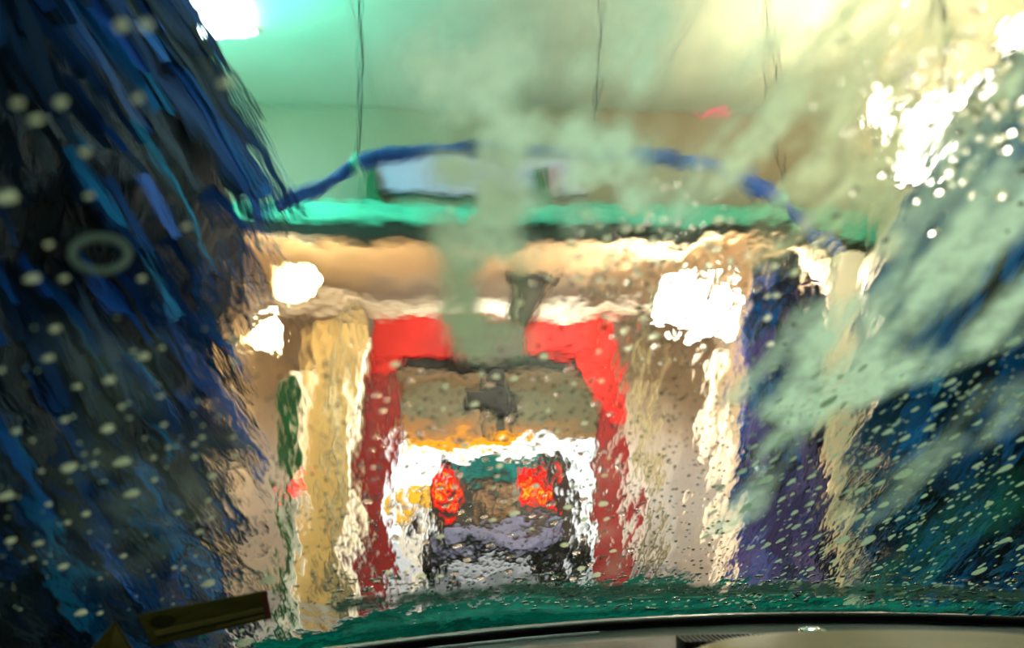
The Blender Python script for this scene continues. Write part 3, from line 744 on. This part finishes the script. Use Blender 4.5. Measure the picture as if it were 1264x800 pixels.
def mat_at(px, py, rpx, asp=1.0, ang=0.0, off=.0006):
    x, tt, d = WS(px, py); p, r, u, n, d = glass_frame(px, py, off)
    s = rpx / F * d
    # the glass is seen at a slant: stretch along the slope so that a bead stays round to the eye
    ca_, sa_ = math.cos(ang), math.sin(ang)
    R3 = Matrix((r, u, n)).transposed()
    A = Matrix(((ca_, -sa_, 0), (sa_, ca_, 0), (0, 0, 1)))
    return Matrix.Translation(p) @ (R3 @ A @ Matrix.Diagonal((s * asp, s, s * (1 if asp < 1.5 else 1)))).to_4x4()
def place(name, mes, px, py, rpx, label, cat, group, asp=1.0, ang=0.0):
    o = bpy.data.objects.new(name, random.choice(mes)); C.objects.link(o)
    o.matrix_world = mat_at(px, py, rpx, asp, ang); tag(o, label, cat, group); used[name] += 1
    return o
taken = []
def free(px, py, r):
    for a, b, c_ in taken:
        if (a - px) ** 2 + (b - py) ** 2 < (r + c_) ** 2: return False
    taken.append((px, py, r)); return True
Lf = 'pale cream foam fleck on the glass in front of the left navy brush'
left_f = [(75, 125, 7), (22, 126, 6), (45, 146, 7), (105, 186, 6), (8, 242, 11), (40, 342, 8), (79, 342, 5), (68, 404, 6), (135, 467, 7), (95, 475, 5), (177, 438, 7), (133, 527, 8), (85, 575, 9), (151, 568, 9), (163, 607, 8), (8, 610, 8), (13, 665, 6), (78, 697, 6), (100, 754, 7), (331, 714, 10), (257, 718, 8), (302, 791, 10), (175, 342, 5), (230, 278, 5), (320, 300, 5), (343, 303, 6), (288, 418, 5), (288, 444, 4), (198, 487, 4), (257, 615, 4), (262, 585, 5), (240, 562, 4), (246, 654, 5), (106, 632, 5), (48, 668, 5), (80, 516, 5), (202, 522, 4), (150, 500, 4), (60, 440, 6), (110, 240, 5), (60, 300, 5), (170, 120, 6), (150, 30, 8), (180, 30, 8), (280, 100, 9), (20, 530, 5), (190, 590, 4), (220, 630, 4), (60, 620, 4), (290, 560, 5)]
for x, y, r in left_f:
    if free(x, y, r): place('foam_blob', FC_ME, x, y, r * .8, Lf, 'foam', 'foam flecks before the left brush', 1.25, .3)
Rf = 'pale mint foam fleck on the glass in front of the right-hand brushes'
right_f = [(1076, 570, 9), (1062, 578, 8), (1115, 583, 10), (1061, 603, 6), (1090, 621, 6), (1060, 636, 6), (1040, 664, 8), (1071, 665, 9), (982, 720, 7), (1004, 723, 6), (1050, 740, 8), (1208, 703, 7), (1170, 725, 5), (1146, 526, 6), (1095, 531, 6), (1158, 500, 7), (1240, 576, 7), (1174, 640, 5), (1220, 620, 5), (982, 648, 5), (969, 538, 8), (945, 590, 9), (920, 625, 8), (1022, 494, 9), (1198, 435, 6), (1172, 470, 6), (1250, 420, 8), (1000, 700, 5), (980, 730, 6), (1110, 730, 5), (1240, 665, 6), (1130, 700, 5), (1028, 690, 4), (1100, 660, 4), (915, 580, 6), (890, 600, 6), (880, 630, 5), (870, 660, 5), (1180, 560, 5), (1140, 610, 4), (1260, 540, 5), (1206, 520, 4), (1030, 560, 5), (1010, 600, 4), (960, 690, 4)]
for x, y, r in right_f:
    if free(x, y, r): place('foam_blob', FG_ME, x, y, r * .66, Rf, 'foam', 'foam flecks before the right brushes', 2.0, 1.15)
for _ in range(400):
    if used['foam_blob'] >= 175: break
    x, y = random.uniform(900, 1262), random.uniform(450, 735)
    if x + (y - 330) * .1 < 950: continue
    r = random.uniform(2.5, 4.5)
    if free(x, y, r * 2): place('foam_blob', FG_ME, x, y, r * .75, Rf, 'foam', 'foam flecks before the right brushes', random.uniform(1.8, 2.8), 1.15)
for _ in range(400):
    if used['foam_blob'] >= 200: break
    x, y = random.uniform(0, 310), random.uniform(420, 790)
    r = random.uniform(1.8, 3.6)
    if free(x, y, r * 2): place('foam_blob', FC_ME, x, y, r, Lf, 'foam', 'foam flecks before the left brush', 1.2, .3)
Wr = 'round glinting water bead on the glass around the upper right floodlight'
Wc = 'round glinting water bead on the glass before the floodlight by the red arch'
Wm = 'clear water bead on the glass in front of the red arch and the car ahead'
def scatter_beads(n, fx, fy, r0, r1, label, grp, gap=1.25, glint_share=.35):
    k = 0; tries = 0
    while k < n and tries < n * 40:
        tries += 1; x, y = fx(), fy(); r = random.uniform(r0, r1)
        if free(x, y, r * gap): place('water_bead', K_ME if random.random() < glint_share else W_ME, x, y, r, label, 'water bead', grp, random.uniform(.9, 1.3), random.uniform(0, 3)); k += 1
scatter_beads(75, lambda: random.gauss(1165, 70), lambda: random.gauss(150, 55), 4, 9, Wr, 'beads around the upper right floodlight', 1.0, .5)
scatter_beads(85, lambda: random.gauss(800, 75), lambda: random.gauss(330, 48), 3.2, 6, Wc, 'beads before the floodlight by the red arch', 1.1, .75)
scatter_beads(130, lambda: random.uniform(450, 780), lambda: random.uniform(445, 715), 3, 6, Wm, 'beads before the red arch and the car ahead')
# the big bubble ring
bm = nb(); T = mat_at(124, 316, 25, 1.15, .1, .003); rr = []
for a in range(32):
    an = a * math.pi / 16; rr.append([bm.verts.new(T @ Vector(((1 + .15 * math.cos(b * math.pi / 4)) * math.cos(an), (1 + .15 * math.cos(b * math.pi / 4)) * math.sin(an), .2 * math.sin(b * math.pi / 4)))) for b in range(8)])
for a in range(32):
    for b in range(8): bm.faces.new((rr[a][b], rr[(a + 1) % 32][b], rr[(a + 1) % 32][(b + 1) % 8], rr[a][(b + 1) % 8])).smooth = True
bmesh.ops.recalc_face_normals(bm, faces=bm.faces)
tag(obj('soap_bubble', bm, M['bubble']), 'large pale ring-shaped soap bubble on the glass before the left brush', 'bubble')
# the countless small ones
def stuff(name, mat, n, pick, label, cat, seg=8, rings=3, h=.38):
    bm = nb()
    for _ in range(n):
        x, y, r, asp, ang = pick()
        if not (-30 < x < 1290 and -20 < y < 752): continue
        T = mat_at(x, y, r, asp, ang, .0005)
        rows = []
        for j in range(rings):
            e = j / rings * math.pi / 2
            rows.append([bm.verts.new(T @ Vector((math.cos(e) * math.cos(a), math.cos(e) * math.sin(a), h * math.sin(e)))) for a in [q_ * 2 * math.pi / seg for q_ in range(seg)]])
        top = bm.verts.new(T @ Vector((0, 0, h)))
        for a, b in zip(rows, rows[1:]):
            for k in range(seg): bm.faces.new((a[k], a[(k + 1) % seg], b[(k + 1) % seg], b[k])).smooth = True
        for k in range(seg): bm.faces.new((rows[-1][k], rows[-1][(k + 1) % seg], top)).smooth = True
        bm.faces.new(rows[0][::-1])
    return tag(obj(name, bm, mat), label, cat, kind='stuff')
R_ = random
def pw():
    z = R_.random()
    if z < .62: return R_.uniform(400, 900), R_.uniform(440, 735) , R_.uniform(.9, 2.4), R_.uniform(.9, 1.6), R_.uniform(0, 3)
    if z < .74: return R_.gauss(800, 80), R_.gauss(350, 60), R_.uniform(1.6, 3.2), R_.uniform(.9, 1.3), 0
    if z < .82: return R_.gauss(1165, 75), R_.gauss(150, 60), R_.uniform(2, 4), 1, 0
    if z < .92: return R_.uniform(400, 1264), R_.uniform(705, 750), R_.uniform(1.2, 3.2), R_.uniform(1, 2), 0
    return R_.uniform(280, 460), R_.uniform(430, 760), R_.uniform(1, 2.6), R_.uniform(.9, 1.4), R_.uniform(0, 3)
stuff('small_water_beads', M['water'], 3000, pw, 'countless tiny clear water droplets covering the windshield', 'water')
def pf():
    z = R_.random()
    if z < .7: return R_.uniform(880, 1264), R_.uniform(430, 745), R_.uniform(.6, 1.7), R_.uniform(1.8, 3.2), 1.15
    if z < .88: return R_.uniform(400, 1264), R_.uniform(715, 748), R_.uniform(.8, 2.2), R_.uniform(1, 2), 0
    return R_.uniform(0, 330), R_.triangular(350, 790, 760), R_.uniform(.7, 1.8), R_.uniform(1, 1.6), .3
stuff('small_foam_specks', M['foamgreen'], 1000, pf, 'countless tiny pale soap specks sprinkled over the windshield', 'foam', 7, 2, .4)

# ------------------------------------------------------------------ daylight beyond the exit
wd = bpy.data.worlds.new('world'); S.world = wd; wd.use_nodes = True
bg = wd.node_tree.nodes['Background']; bg.inputs[0].default_value = (1, .98, .95, 1); bg.inputs[1].default_value = 2.2
